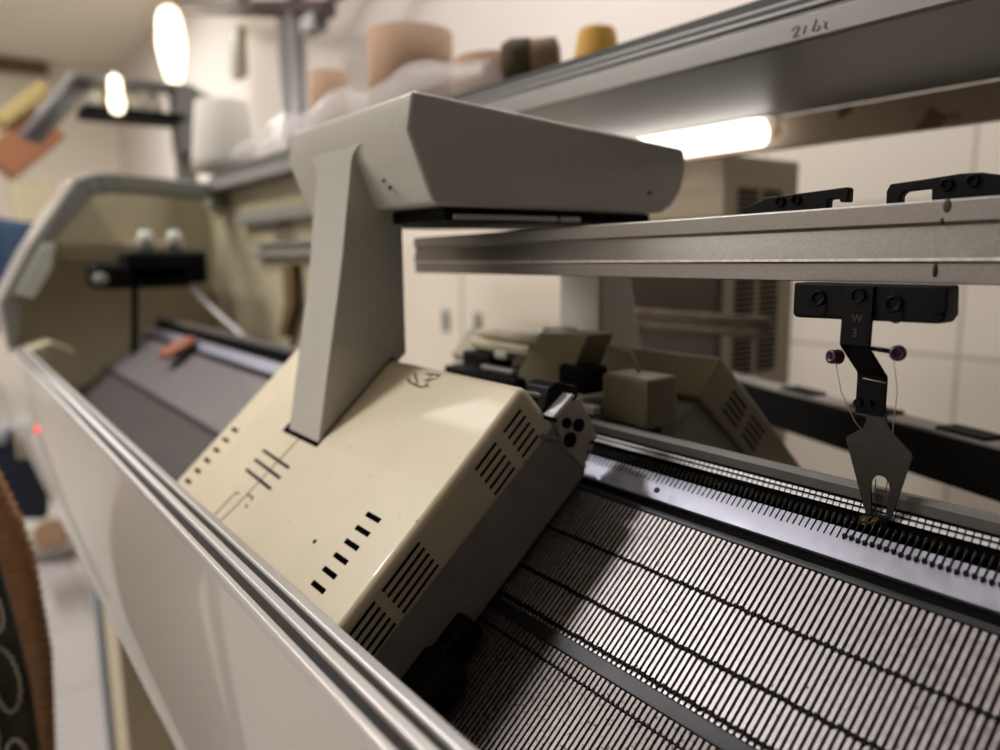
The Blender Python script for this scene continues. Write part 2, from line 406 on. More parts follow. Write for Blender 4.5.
mb = MB(); mb.box(-1.80, -1.13, .19, .20, -.15, .284); re = mb.build('rear_end_panel', M['end_olive'], KM, bevel=.002)
mb = MB(); mb.box(-1.5, -1.05, .165, .19, .205, .228); mb.box(-1.42, -1.05, .172, .19, .135, .150); mb.box(-1.42, -1.05, .172, .19, .158, .166); mb.build('end_rail', M['hoodrail'], re, bevel=.003)
mb = MB(); mb.box(-1.34, -1.23, .163, .166, .190, .204); mb.build('rail_slot', M['hooddark'], re, bevel=.004)
mb = MB(); mb.xz([(-1.245,.12),(-1.20,.12),(-1.20,.05),(-1.26,-.02),(-1.285,-.02),(-1.245,.05)], .17, .19); mb.build('end_brace', M['pipe'], re)
PENCIL = [[(-.158,.2935),(-.1545,.2955),(-.152,.2945),(-.1535,.2915),(-.157,.2885),(-.152,.2885)],[(-.147,.2945),(-.1485,.289)],[(-.139,.2965),(-.1415,.2895),(-.138,.2885),(-.136,.291),(-.139,.2925)],[(-.1335,.2935),(-.131,.2925),(-.133,.290),(-.1305,.2885)]]
# hood along the rear: door track, underside, stained rear flange
mb = MB()
mb.yz([(.150,.284),(.148,.286),(.148,.302),(.152,.304),(.152,.307),(.156,.307),(.156,.3135),(.166,.3145),(.166,.3255),(.190,.335),(.40,.335),(.42,.32),(.42,.287),(.40,.284)], -1.62, XR)
hd = mb.build('rear_hood', M['hood'], KM, bevel=.0015)
mb = MB(); mb.box(-1.62, XR, .1465, .149, .2855, .302); mb.box(-1.62, XR, .150, .156, .3075, .3105); mb.box(-1.62, XR, .162, .168, .3155, .3205)
mb.build('hood_track', M['hoodrail'], hd, bevel=.0006)
mb = MB(); mb.box(-1.62, XR, .1535, .160, .3105, .3155); mb.box(-1.62, XR, .1645, .172, .3205, .3285)
mb.build('hood_groove', M['hooddark'], hd)
def fas(pts): return [(x,.1462,z) for x,z in pts]
mb = MB()
for st in PENCIL: mb.rods(fas(st), .0006, 5)
mb.build('pencil_marks', M['pencil'], hd)
mb = MB(); mb.box(-1.62, XR, .41, .425, .250, .2845); mb.build('rear_flange', M['rust'], hd, bevel=.002)
mb = MB(); mb.yz([(.166,.30),(.40,.33),(.42,.28),(.42,-.3),(.36,-.3),(.36,.24),(.166,.25)], -1.72, -1.60); mb.build('rear_end_post', M['frame'], hd, bevel=.004)
mb = MB(); mb.box(.28, XR, .36, .42, FZ, .284); mb.build('rear_post', M['frame'], hd, bevel=.004)
# carrier rail over the throat
def rail_prof(zt): 
    d = zt-.1195
    return [(-.008,.1195),(-.008,.1195+d*.25),(-.0098,.1195+d*.30),(-.0066,.1195+d*.70),(-.0088,.1195+d*.735),(-.0088,.1195+d*.985),(-.0078,zt),(.026,zt),(.026,.1195)]
mb = MB(); mb.prism([(-.442,y,z) for y,z in rail_prof(.1516)], [(.34,y,z) for y,z in rail_prof(.1606)])
cr = mb.build('carrier_rail', M['alu'], KM, bevel=.0006, seg=2)
mb = MB(); mb.prism([(-.441,y,z) for y,z in ((-.0101,.1284),(-.0101,.1297),(-.0085,.1297),(-.0085,.1284))], [(.34,y,z) for y,z in ((-.0101,.1309),(-.0101,.1322),(-.0085,.1322),(-.0085,.1309))]); mb.build('rail_edge_highlight', M['edge_highlight'], cr)  # polished edge strip; its highlight is put into the pale colour
for (x,z,a,b) in ((.0228,.1538,.0022,.0034),(.021,.1476,.0012,.0016),(.0195,.1255,.0010,.0032)):
    mb = MB()
    mb.lathe([(.0003,-.0012),(.9,-.0007),(1,-.0002),(.8,.0002),(.3,.0004)] and [(b*.3,-.0005),(b*.8,-.0004),(b,-.0001),(b*.7,.0003),(b*.2,.0004)], (x,-.0087,z), (0,-1,0), 12)
    for v in mb.bm.verts: v.co.x = x + (v.co.x-x)*a/b
    mb.build('grease_spot', M['grease'], cr)
# rear guide bars seen under the carrier rail
mb = MB(); mb.box(-.55, -.288, .33, .342, .058, .066); mb.box(-.55, -.288, .322, .33, .044, .050); mb.box(-.55,-.288,.335,.34,.05,.058)
gb = mb.build('rear_guide_bar', M['guide'], KM, bevel=.001)
# rear side plate closing the machine behind the rear carriage
# ------------------------------------------------------------------ carriage
CA = thing('carriage', (-.364, 0, 0), 'cream slotted carriage with grey arched arm riding on the needle bed', 'carriage')
A42 = math.radians(42.6); cc, ss = math.cos(A42), math.sin(A42)
T0 = (-.0803, .0539)           # rear top edge of the front cover in (y, z)
def cov(x, t, h=0): return (x, T0[0] - t*cc - h*ss, T0[1] - t*ss + h*cc)    # t down the slope, h above the surface
cx0, cx1 = -.540, -.188
def cover_mesh(mir=None):
    p = [(.0,0),(.1950,0),(.2000,-.034),(.0,-.042)]
    pr = [cov(0,t,h)[1:] for t,h in p]
    if mir is not None: pr = [(mir-y, z) for y, z in pr]
    return pr
mb = MB(); mb.yz(cover_mesh(), cx0, cx1); fc = mb.build('front_cover', M['cover'], CA, bevel=.006, seg=4)
def cslab(mb, xa, xb, t0, t1, h0, h1): 
    return mb.hull8([cov(xa,t1,h0),cov(xb,t1,h0),cov(xb,t0,h0),cov(xa,t0,h0),cov(xa,t1,h1),cov(xb,t1,h1),cov(xb,t0,h1),cov(xa,t0,h1)])
# slots of the top face (near row and far row)
for (xa, xb, ta, tb, nn) in ((-.2412,-.2232,.118,.170,6), (-.5225,-.5065,.112,.172,6)):
    for i in range(nn):
        t = ta + (tb-ta)*i/(nn-1)
        mb = MB(); cslab(mb, xa, xb, t-.0018, t+.0018, -.002, .0003); mb.build('vent_slot', M['slot'], fc, bevel=.0003, seg=1)
# vents of the right end face: four groups of fine slots
def endvent(t0, t1, h0, n, drop, pit=.0062):
    mb = MB()
    for i in range(n):
        h = h0 - i*pit
        a = t0 + drop*i
        mb.hull8([cov(cx1-.002,a+(t1-t0),h-.0009),cov(cx1+.0004,a+(t1-t0),h-.0009),cov(cx1+.0004,a,h-.0009),cov(cx1-.002,a,h-.0009),
                  cov(cx1-.002,a+(t1-t0),h+.0009),cov(cx1+.0004,a+(t1-t0),h+.0009),cov(cx1+.0004,a,h+.0009),cov(cx1-.002,a,h+.0009)])
    mb.build('vent_grille', M['slot_brown'], fc)
endvent(.013,.0315,-.009,5,.0005,.0058); endvent(.040,.0615,-.009,5,.0005,.0058); endvent(.116,.150,-.008,5,.0006,.0052); endvent(.157,.182,-.008,5,.0006,.0052)
# marker drawing: a shaft with three cross strokes, two small marks and the letter-like squiggle
def stroke(mb, pts, w=.0009):
    w *= 1.25
    for (xa,ta),(xb,tb) in zip(pts, pts[1:]):
        d = Vector((xb-xa, tb-ta)); L_ = d.length
        if L_ < 1e-6: continue
        nx, nt_ = -d.y/L_*w/2, d.x/L_*w/2
        mb.hull8([cov(xa-nx,ta-nt_,-.0003),cov(xa+nx,ta+nt_,-.0003),cov(xb+nx,tb+nt_,-.0003),cov(xb-nx,tb-nt_,-.0003),
                  cov(xa-nx,ta-nt_,.00018),cov(xa+nx,ta+nt_,.00018),cov(xb+nx,tb+nt_,.00018),cov(xb-nx,tb-nt_,.00018)])
mb = MB()
stroke(mb, [(-.3935,.092),(-.396,.12),(-.3985,.150),(-.402,.170),(-.406,.186)], .0011)
for t in (.1165,.1265,.137): stroke(mb, [(-.4335,t-.0012),(-.372,t+.001)], .0022)
stroke(mb, [(-.4175,.155),(-.419,.165),(-.4205,.176),(-.421,.188)], .0012); stroke(mb, [(-.4175,.155),(-.412,.1545)], .0012)
stroke(mb, [(-.3995,.1515),(-.386,.1505),(-.386,.154)], .0011); stroke(mb, [(-.388,.158),(-.384,.159)], .0015)
mb.build('marker_drawing', M['marker'], fc)
mb = MB()
stroke(mb, [(-.3153,.0154),(-.3095,.0182),(-.3031,.0188),(-.2910,.0201),(-.2823,.0170)], .0012)
stroke(mb, [(-.3124,.0094),(-.3075,.0125),(-.2996,.0168),(-.2991,.0185)], .0011); stroke(mb, [(-.2985,.0080),(-.2909,.0074),(-.2792,.0066)], .0012)
stroke(mb, [(-.2909,.0076),(-.2880,.0125),(-.2868,.0192)], .0010); stroke(mb, [(-.2937,.0137),(-.2860,.0122),(-.2815,.0097),(-.2805,.0075)], .0009)
mb.build('marker_squiggle', M['marker'], fc)
mb = MB(); mb.lathe([(.0016,-.001),(.0016,.0004),(.0008,.0006)], cov(-.270,.150), (0,-ss,cc), 10); mb.build('rivet', M['marker'], fc)
# dark socket round the foot of the arm
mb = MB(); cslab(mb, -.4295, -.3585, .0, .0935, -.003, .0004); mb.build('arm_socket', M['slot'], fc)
# metal side plates under the cover (box down to the bed)
mb = MB()
mb.yz([(-.0235,-.0085),(-.0600,.0320),(-.075,.030),(-.215,-.098),(-.190,-.148),(-.166,-.1330),(-.0265,-.0165)], -.534, -.1900)
mb.build('carriage_body', M['sideplate'], CA, bevel=.002)
mb = MB(); mb.obox(bed(-.180,.196,.014), (.016,0,0), tuple(Vector((0,-c4,-s4))*.016), tuple(Vector((0,-s4,c4))*.012)); mb.build('brush_block', M['blackp'], CA, bevel=.006, seg=3)
mb = MB(); mb.obox(bed(-.187,.176,.012), (.009,0,0), tuple(Vector((0,-c4,-s4))*.022), tuple(Vector((0,-s4,c4))*.010)); mb.build('wiper_pad', M['black'], CA, bevel=.004, seg=3)
mb = MB(); mb.rods([bed(-.182,.176,.023), bed(-.170,.187,.022), bed(-.163,.196,.012)], .0008, 6); mb.build('wiper_wire', M['hook'], CA)
# arm: foot column, arched beam
mb = MB()
col = [(-.1475,-.0120),(-.1463,-.0060),(-.1200,.1300),(-.1075,.205),(-.1055,.2285),(-.066,.2285),(-.066,.0500),(-.0669,.0560),(-.075,.050)]
col = [(-.1485,-.0120),(-.1463,-.0060),(-.1215,.1250),(-.1095,.2000),(-.1055,.2300),(-.0660,.2300),(-.0664,.0560),(-.0760,.0480)]
mb.yz(col, -.4220, -.3605)
ac = mb.build('arm_column', M['arm'], CA, bevel=.004, seg=3)
prof = [(-.1043,.2443),(-.1090,.2178),(-.0909,.1728),(-.086,.1695),(.122,.1685),(.146,.1700),(.160,.1770),(.170,.189),(.1765,.2070),(.1740,.2248),(.1700,.2262)]
mb = MB(); mb.yz(prof, -.486, -.275)
ab = mb.build('arm_beam', M['arm'], CA, bevel=.0035, seg=3)
for (y, z) in ((-.098,.190),(-.0965,.1845)):
    mb = MB(); mb.lathe([(.0012,-.001),(.0012,.0006)], (-.330 + (y+.098)*4, y-.0006, z), (0,-.93,-.37), 8); mb.build('screw_hole', M['slot'], ab)
mb = MB(); mb.box(-.30,-.288,.150,.152,.1,.1001) if False else None
mb.lathe([(.0022,-.0006),(.0022,.0003)], (-.2752,.128,.186), (1,0,0), 8)
mb.build('arm_scuff', M['slot'], ab)
# fillets where column meets the beam fascia
def yf(z):
    P_ = [(.10,-.1258),(.125,-.1215),(.20,-.1097),(.2178,-.1090),(.2443,-.1043)]
    for (z0,y0),(z1,y1) in zip(P_, P_[1:]):
        if z <= z1: return y0+(y1-y0)*(z-z0)/(z1-z0)
R_ = .020
arc = [(R_*(1-math.cos(t)), .2005+.0165*math.sin(t)) for t in [math.pi/2*k/8 for k in range(9)]]
poly = [(-.4210,.11),(-.3615,.11),(-.3601,.150)] + [(-.3605+a, z) for a, z in arc] + [(-.4220-a, z) for a, z in arc[::-1]] + [(-.4224,.150)]
mb = MB(); mb.prism([(x, yf(z)+(.004 if z < .12 else -.0003), z) for x, z in poly], [(x, -.085, z) for x, z in poly])
mb.build('arm_fillet', M['arm'], ac, bevel=.0035, seg=3)
# underside tracks of the arm
mb = MB(); mb.box(-.45,-.285,-.075,.14,.160,.1690); ut = mb.build('arm_underplate', M['blackp'], CA, bevel=.001)
mb = MB(); mb.box(-.3,-.2825,-.068,.03,.1608,.1645); mb.box(-.3,-.2825,.033,.055,.1608,.1645); mb.build('track_strip', M['rail_white'], ut, bevel=.0006)
for y in (.06,.075,.092,.107):
    mb = MB(); mb.lathe([(.003,0),(.003,.003),(.0015,.004)], (-.2850,y,.1645), (1,0,0), 10); mb.build('track_screw', M['marker'], ut)
# rear half: mirrored column, cover and body
MR = .040
mb = MB(); mb.yz([(.154,.045),(.154,.1690),(.160,.1772),(.170,.1885),(.196,.12),(.228,-.01)], -.4220, -.3605); mb.build('rear_arm_column', M['arm'], CA, bevel=.004, seg=3)
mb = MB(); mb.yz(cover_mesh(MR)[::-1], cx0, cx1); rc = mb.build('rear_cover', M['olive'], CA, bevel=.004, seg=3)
mb = MB()
for g in (0, 1):
    for i in range(4):
        t = .030 + g*.036; hh = -.012 - i*.006
        q = [cov(0,t,hh-.001), cov(0,t+.026,hh-.001), cov(0,t+.026,hh+.001), cov(0,t,hh+.001)]
        mb.yz([(MR-a[1], a[2]) for a in q], cx1-.002, cx1+.0005)
mb.build('vent_grille', M['slot_brown'], rc)
mb = MB(); mb.yz([(MR+.0235,-.0085),(MR+.0640,.0260),(MR+.20,-.090),(MR+.19,-.150),(MR+.165,-.1345),(MR+.0250,-.0180)], -.534, -.1945)
mb.build('rear_carriage_body', M['sideplate'], CA, bevel=.002)
# sensor bracket in front of the throat: plate with holes, black roller block, white label, levers
mb = MB()
poly = [(-.0560,.0400),(-.0330,.0385),(-.0235,.0240),(-.0170,.0105),(-.0240,-.0020),(-.0305,-.0090),(-.0460,.0070),(-.0520,.0180)]
mb.yz(poly, -.1905, -.1875); bk = mb.build('sensor_bracket', M['brush'], CA, bevel=.0006, seg=1)
for (y, z, r) in ((-.0430,.0125,.0052),(-.0352,.0215,.0046),(-.0228,.0076,.0013),(-.0262,.0012,.0007),(-.046,.0245,.0036)):
    mb = MB(); mb.lathe([(r,0),(r,.0016),(r*.75,.0016),(r*.75,.0006)], (-.1876,y,z), (1,0,0), 18); mb.build('bracket_hole', M['blackp'], bk)
mb = MB(); mb.yz([(-.066,.0290),(-.060,.0500),(-.052,.0530),(-.036,.0480),(-.034,.0410),(-.050,.0250)], -.212, -.1880); hb = mb.build('sensor_housing', M['black'], bk, bevel=.0015)
mb = MB(); mb.yz([(-.0655,.0325),(-.0625,.0315),(-.0455,.0440),(-.0480,.0455)], -.2000, -.1790); mb.build('white_label', M['white'], hb, bevel=.0004, seg=1)
mb = MB(); mb.rods([(-.22,-.075,.046),(-.200,-.064,.0445),(-.190,-.058,.042)], .0016, 8); mb.build('lever_wire', M['alu'], bk)
mb = MB(); mb.yz([(-.0690,.0180),(-.0665,.0205),(-.0510,.0150),(-.0530,.0125)], -.20, -.186); mb.build('lower_tab', M['alu'], bk, bevel=.0005, seg=1)
# mechanism between the two covers, seen over the front cover
def part_box(name, m, x0,x1,y0,y1,z0,z1, bev=.002):
    mb = MB(); mb.box(x0,x1,y0,y1,z0,z1); return mb.build(name, M[m], CA, bevel=bev)
mb = MB(); mb.prism([(-.338,.03,.030),(-.305,.03,.071),(-.247,.03,.073),(-.262,.03,.045),(-.286,.03,.026),(-.324,.03,.020)], [(-.338,.06,.030),(-.305,.06,.071),(-.247,.06,.073),(-.262,.06,.045),(-.286,.06,.026),(-.324,.06,.020)]); mb.build('bridge_housing', M['olive'], CA, bevel=.002)
part_box('bridge_cap', 'beige', -.440, -.345, .06, .10, .0535, .0625, .003)
part_box('bridge_step', 'beige', -.448, -.352, .056, .10, .042, .0525, .003)
part_box('bridge_tip', 'pale', -.338, -.312, .06, .08, .066, .071, .002)
part_box('cam_block', 'blackp', -.452, -.405, .05, .08, .024, .040)
part_box('cam_block', 'blackp', -.276, -.244, .024, .05, .026, .048, .003)
part_box('cam_base', 'blackp', -.44, -.325, .02, .05, .006, .029)
part_box('cam_plate', 'alu', -.386, -.338, .026, .034, .0300, .0345, .001)
part_box('cam_plate', 'pale', -.405, -.385, .055, .07, .036, .044, .002)
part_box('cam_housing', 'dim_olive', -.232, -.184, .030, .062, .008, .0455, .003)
part_box('cam_base', 'blackp', -.265, -.196, .008, .060, -.02, .010, .003)
part_box('cam_tab', 'pale', -.236, -.222, .012, .020, .016, .022, .001)
mb = MB(); mb.rods([(-.285,.05,.064),(-.225,.055,.060),(-.212,.05,.046)], .0013, 6); mb.build('bridge_wire', M['rust'], CA)

# ------------------------------------------------------------------ yarn feeder in focus
YF = thing('yarn_feeder', (-.008, -.01, .12), 'black yarn feeder with pointed grey steel tip hanging under the carrier rail', 'yarn feeder')
mb = MB(); mb.xz([(-.0444,.1192),(.0290,.1192),(.0296,.1060),(.0275,.1024),(-.0425,.1013),(-.0444,.1030)], -.018, -.004)
fbk = mb.build('feeder_block', M['black'], YF, bevel=.0012, seg=2)
mb = MB(); mb.xz([(.0240,.1188),(.0300,.1188),(.0302,.1085),(.0278,.1062),(.0240,.1070)], -.0192, -.0178); mb.build('block_end', M['blackp'], fbk, bevel=.0006)
for x, z in ((-.0300,.1118),(.0072,.1105)):
    mb = MB(); mb.lathe([(.0040,0),(.0040,.0012),(.0030,.0020),(.0028,.0005),(.0014,.0005)], (x,-.0179,z), (0,-1,0), 20); mb.build('socket_screw', M['black'], fbk)
    mb = MB(); mb.lathe([(.0036,0),(.0034,.0007)], (x+.001,-.0179,z-.0055), (0,-1,0), 16); mb.build('adjuster', M['black'], fbk)
mb = MB()
aw = (-.0168, -.0020)
pa = [(-.0195,.1185),(-.0205,.0905),(-.0195,.0885),(-.0020,.0740),(-.0015,.0715),(-.0015,.0530)]
th = .0022
full = pa + [(y+th, z-.0004) for y, z in pa[::-1]]
mb.yz(full, aw[0], aw[1]); arm = mb.build('feeder_arm', M['black'], YF, bevel=.0004, seg=1)
mb = MB(); mb.lathe([(.0036,0),(.0036,.0014),(.0028,.0014),(.0026,.0004)], (-.0090,-.0196,.1140), (0,-1,0), 18); mb.build('arm_screw', M['black'], arm)
mb = MB(); mb.lathe([(.0022,0),(.0022,.0016)], (-.0150,-.0016,.0585), (0,-1,0), 14); mb.lathe([(.0018,0),(.0018,.002)], (-.0095,-.0016,.0590), (0,-1,0), 14); mb.build('tip_screw', M['blackp'], arm)
def text_part(body, size, loc, parent, m):
    cu = bpy.data.curves.new('t', 'FONT'); cu.body = body; cu.size = size; cu.extrude = .00012; cu.align_x = 'CENTER'
    o = bpy.data.objects.new('t', cu); COL.objects.link(o); bpy.context.view_layer.update()
    me = bpy.data.meshes.new_from_object(o.evaluated_get(bpy.context.evaluated_depsgraph_get()))
    bpy.data.objects.remove(o)
    me.transform(Matrix.Translation(Vector(loc) - world_loc(parent)) @ Matrix.Rotation(math.radians(90), 4, 'X'))
    me.materials.clear(); me.materials.append(m)
    q = bpy.data.objects.new('lettering', me); COL.objects.link(q); q.parent = parent; return q
ink = mat('moulded_letters', (58,58,60), .35)
text_part('W', .0052, (-.0088,-.0203,.1012), arm, ink); text_part('3', .0058, (-.0094,-.0206,.0940), arm, ink)
# eyelets on short rods
for (x, z, rx, sx) in ((-.0195,.0832,-.0165,1), (.0105,.0878,-.0025,-1)):
    mb = MB(); mb.rods([(rx,-.0170,z+.001),(x+sx*.003,-.0185,z+.0006)], .0011, 8); rod = mb.build('eyelet_rod', M['black'], arm)
    ax = (.35*sx*-1,-.93,.05)
    mb = MB(); mb.lathe([(.0022,-.003),(.0036,-.0026),(.0038,-.001),(.0030,.0004),(.0036,.0014),(.0034,.0030),(.0020,.0034),(.0016,.0010)], (x,-.0185,z), ax, 18); mb.build('eyelet', M['purple'], rod)
# steel tip
mb = MB()
outl = [(-.0100,.0575),(-.0020,.0570),(-.0010,.0500),(.0010,.0465),(.0118,.0370),(.0122,.0350),(.0110,.0300),(.0045,.0015),(.0030,-.0015),(-.0065,-.0005),(-.0090,.0040),(-.0205,.0375),(-.0208,.0395),(-.0120,.0460),(-.0108,.0500)]
# tip as two cheeks round the slot so the slot is really open
slotL = [(-.0052,.0030),(-.0066,.0165),(-.0060,.0200),(-.0040,.0225),(-.0018,.0230)]
slotR = [(.0020,.0033),(.0033,.0165),(.0026,.0200),(.0006,.0225),(-.0018,.0230)]
left = [(-.0018,.0573),(-.0100,.0575),(-.0108,.0500),(-.0120,.0460),(-.0208,.0395),(-.0205,.0375),(-.0090,.0040),(-.0070,.0005),(-.0045,.0005)] + slotL[0:1] + slotL[1:]
rightp = [(-.0018,.0573)] + [(-.0018,.0230)] + slotR[3::-1] + [(.0010,.0005),(.0040,.0010),(.0050,.0035),(.0110,.0300),(.0122,.0350),(.0118,.0370),(.0010,.0465),(-.0010,.0500),(-.0020,.0570)]
mb.xz(left, -.0010, .0006); mb.xz(rightp, -.0010, .0006)
tp = mb.build('feeder_tip', M['tip'], YF)
mb = MB(); mb.box(-.0062,.0034,-.0016,.0010,-.0035,.0026); mb.build('tip_nozzle', M['blackp'], tp, bevel=.0006)
# thread
TH = thing('yarn', (-.002, -.004, .03), 'thin cream thread running from purple eyelets through the feeder tip', 'yarn')
mb = MB(); mb.rods([(-.0185,-.0190,.0795),(-.0190,-.0120,.0650),(-.0150,-.0040,.0490),(-.0115,-.0014,.0440)], .00022, 5)
mb.rods([(.0092,-.0190,.0840),(.0086,-.0120,.0690),(.0042,-.0045,.0500),(.0030,-.0016,.0460)], .00022, 5); mb.build('thread_strand', M['thread'], TH)
mb = MB(); mb.rods([(-.0155,-.0006,.0713),(-.0060,-.0042,.0712),(-.0010,-.0040,.0708)], .0003, 5); mb.build('thread_wrap', M['thread'], TH)
mb = MB(); mb.rods([(-.0052,.0012,.0200),(-.0036,.0010,.0020)], .00028, 5); mb.rods([(.0010,.0012,.0215),(-.0012,.0010,.0020)], .00028, 5); mb.build('thread_in_slot', M['darkyarn'], TH)
mb = MB()
for i in range(9):
    a = random.uniform(0, 6.28); p = Vector((-.0035+random.uniform(-.004,.003), -.0035+random.uniform(-.002,.001), -.001+random.uniform(-.001,.0015)))
    mb.rods([p + Vector((.003*math.cos(a+t*.9)*(.6+.2*t), -.0012*math.sin(t*2), .0018*math.sin(a+t*1.4))) for t in range(5)], .00026, 5)
mb.build('yarn_knot', M['yarn'], TH)

# other carriers on the back of the rail
def carrier(poly, hole, screws, label, x_):
    t = thing('yarn_carrier', (x_, .033, .155), label, 'yarn carrier', None)
    mb = MB()
    (hx0,hx1,hz0,hz1) = hole
    xs = sorted({p[0] for p in poly})
    mb.xz(poly, .0265, .0325)
    b = mb.build('carrier_bracket', M['black'], t, bevel=.0006, seg=1)
    for x, z in screws:
        mb = MB(); mb.lathe([(.0032,0),(.0032,.0014),(.0022,.002),(.002,.0006)], (x,.0266,z), (0,-1,0), 16); mb.build('carrier_screw', M['blackp'], t)
    return t
carrier([(-.1085,.14),(-.1085,.1612),(-.0985,.1640),(-.0930,.1665),(-.0760,.1672),(-.0440,.1688),(-.0425,.1680),(-.0425,.1608),(-.0470,.1610),(-.0475,.1630),(-.0540,.1628),(-.0545,.14)], (0,0,0,0), ((-.083,.1635),(-.073,.1640)),
        'black bracket of the shorter yarn carrier on rail, left of the cropped one', -.075)
carrier([(-.0215,.14),(-.0222,.1650),(-.0205,.1685),(-.0040,.1695),(.0130,.1708),(.0220,.1705),(.0330,.1680),(.0480,.1680),(.0480,.14),(.0010,.14),(.0000,.1648),(-.0130,.1642),(-.0150,.1622),(-.0150,.14)], (0,0,0,0), ((.007,.1660),(.0185,.1668)),
        'black bracket of the yarn carrier on rail cut off by the right edge', .01)

# ------------------------------------------------------------------ lamp under hood
LT = thing('tube_lamp', (-.72, .385, .284), 'lit white tube lamp fixed under the rear hood', 'lamp')
mb = MB(); mb.rods([(-1.02,.388,.2665),(-.345,.388,.2665)], .0148, 14); mb.build('lamp_tube', M['tube'], LT)
mb = MB(); mb.box(-1.05,-.33,.378,.398,.2815,.284); mb.build('lamp_base', M['fixture'], LT, bevel=.002)
for x in (-1.03,):
    mb = MB(); mb.box(x-.008,x+.008,.376,.394,.25,.278); mb.build('lamp_holder', M['fixture'], LT, bevel=.002)

# ------------------------------------------------------------------ behind the machine
CB = thing('control_cabinet', (-.6, .6, FZ), 'beige control cabinet with louvred vents behind the carrier rail', 'cabinet')
mb = MB(); mb.box(-.72,-.4756,.5,.678,FZ,.2667); cbb = mb.build('cabinet_body', M['cabinet'], CB, bevel=.004)
for yv in (.53, .588):
    mb = MB()
    for i in range(34): 
        z = -.04 + i*.0078
        mb.box(-.4768,-.4736, yv, yv+.046, z, z+.0045)
    mb.build('louvre_vent', M['slot_brown'], cbb)
BR = thing('shade_board', (-.6,.47,-.3), 'dark brown board added to darken the control cabinet front under the rail', 'shade_board')  # added dark sheet, stands in for shade on the cabinet front
mb = MB(); mb.box(-.70,-.455,.465,.478,FZ,.175); mb.build('shade_panel', M['darkbrown'], BR, bevel=.002)
mb = MB(); mb.box(-.70,-.455,.462,.48,.175,.182); mb.build('shade_panel_edge', M['pipe'], BR, bevel=.001)
WC = thing('storage_cabinet', (-1.9, 1.0, FZ), 'cream storage cabinet with two dark handles, left of the control cabinet', 'cabinet')
mb = MB(); mb.box(-2.6,-.95,.94,1.185,FZ,.205); wb = mb.build('cabinet_body', M['cream_door'], WC, bevel=.004)
for xa, xb in ((-2.59,-1.755),(-1.745,-.96)):
    mb = MB(); mb.box(xa,xb,.925,.94,FZ+.05,.2); dr = mb.build('door', M['cream_door'], WC, bevel=.002)
    hx = -1.838 if xa < -2 else -1.661
    mb = MB(); mb.box(hx-.018,hx+.018,.918,.9255,-.105,-.035); mb.build('handle', M['frame'], dr, bevel=.004)
# black ledge with pads, running at an angle behind the machine
BL = thing('beam_table', (-.2, .5, FZ), 'black beam with pale top and black pads behind the needle bed', 'table')
def ang(c, L0, L1, w0, w1, z0, z1, mb):
    d = Vector((.94,-.34,0)); n_ = Vector((.34,.94,0)); c = Vector(c)
    return mb.hull8([c+d*a+n_*b+Vector((0,0,z)) for z in (z0,z1) for a,b in ((L0,w0),(L1,w0),(L1,w1),(L0,w1))])
cB = (-.355,.4,-.02)
mb = ang(cB,-.35,.62,0,.03,-.045,-.003,MB()); bb = mb.build('beam', M['blackp'], BL, bevel=.002)
mb = ang(cB,-.35,.62,.0,.03,-.003,0,MB()); mb.build('top_plate', M['sideplate'], BL, bevel=.001)
for a in (.05,.155,.26,.365):
    mb = ang(cB,a,a+.048,.004,.029,0,.003,MB()); mb.build('pad', M['blackp'], BL, bevel=.001)
for a in (-.3,.55):
    mb = ang(cB,a,a+.04,.002,.028,FZ+.02,-.045,MB()); mb.build('leg', M['black'], BL)

# ------------------------------------------------------------------ cones and film on the hood
HZ = .335
def cone(name, x, y, r0, r1, h, m, label, hollow=True, min_=None, cat='cone'):
    t = thing(name, (x,y,HZ), label, cat)
    mb = MB()
    if hollow: mb.lathe([(r0*.8,0),(r0,0),(r1,h),(r1*.88,h),(r1*.86,h-.05)], (x,y,HZ), (0,0,1), 36)
    else: mb.lathe([(r0*.8,0),(r0,.004),(r0*.99,h*.2),(r1,h*.96),(r1*.9,h),(r1*.4,h)], (x,y,HZ), (0,0,1), 36)
    mb.build('tube_wall' if hollow else 'yarn_body', M[m], t)
    mb = MB(); mb.lathe([(r1*.38,h-.06),(r1*.38,h+.004),(r1*.3,h+.004),(r1*.28,h-.03)], (x,y,HZ), (0,0,1), 20); mb.build('core', M['cardin'], t)
    return t
cone('cardboard_tube', -.925, .28, .070, .068, .150, 'cardboard', 'largest brown cardboard tube on the hood above the arm')
cone('cardboard_tube', -1.235, .28, .038, .037, .150, 'cardboard', 'small brown cardboard tube left of the largest one')
cone('cardboard_tube', -.69, .27, .055, .053, .062, 'cardboard', 'low brown cardboard ring right of the largest tube')
cone('yarn_cone', -.565, .345, .036, .024, .085, 'gold', 'golden yellow yarn cone at the right end of the row', False)
cone('yarn_cone', -1.69, .215, .075, .060, .165, 'conewhite', 'wide white yarn cone on the far end of the hood', False)
t = thing('yarn_tube', (-.53,.22,HZ), 'brown yarn tube lying on its side beside the golden cone', 'yarn tube')
d = Vector((.72,.68,.05)).normalized(); c0 = Vector((-.570,.215,HZ+.0275))
mb = MB(); mb.lathe([(.018,0),(.025,.002),(.024,.05),(.014,.054)], c0, d, 24); mb.build('tube_body', M['brownyarn'], t)
mb = MB(); mb.lathe([(.012,-.016),(.023,-.014),(.0275,-.002),(.0265,.020),(.020,.022)], c0, d, 14); mb.build('yarn_end', M['darkyarn'], t)
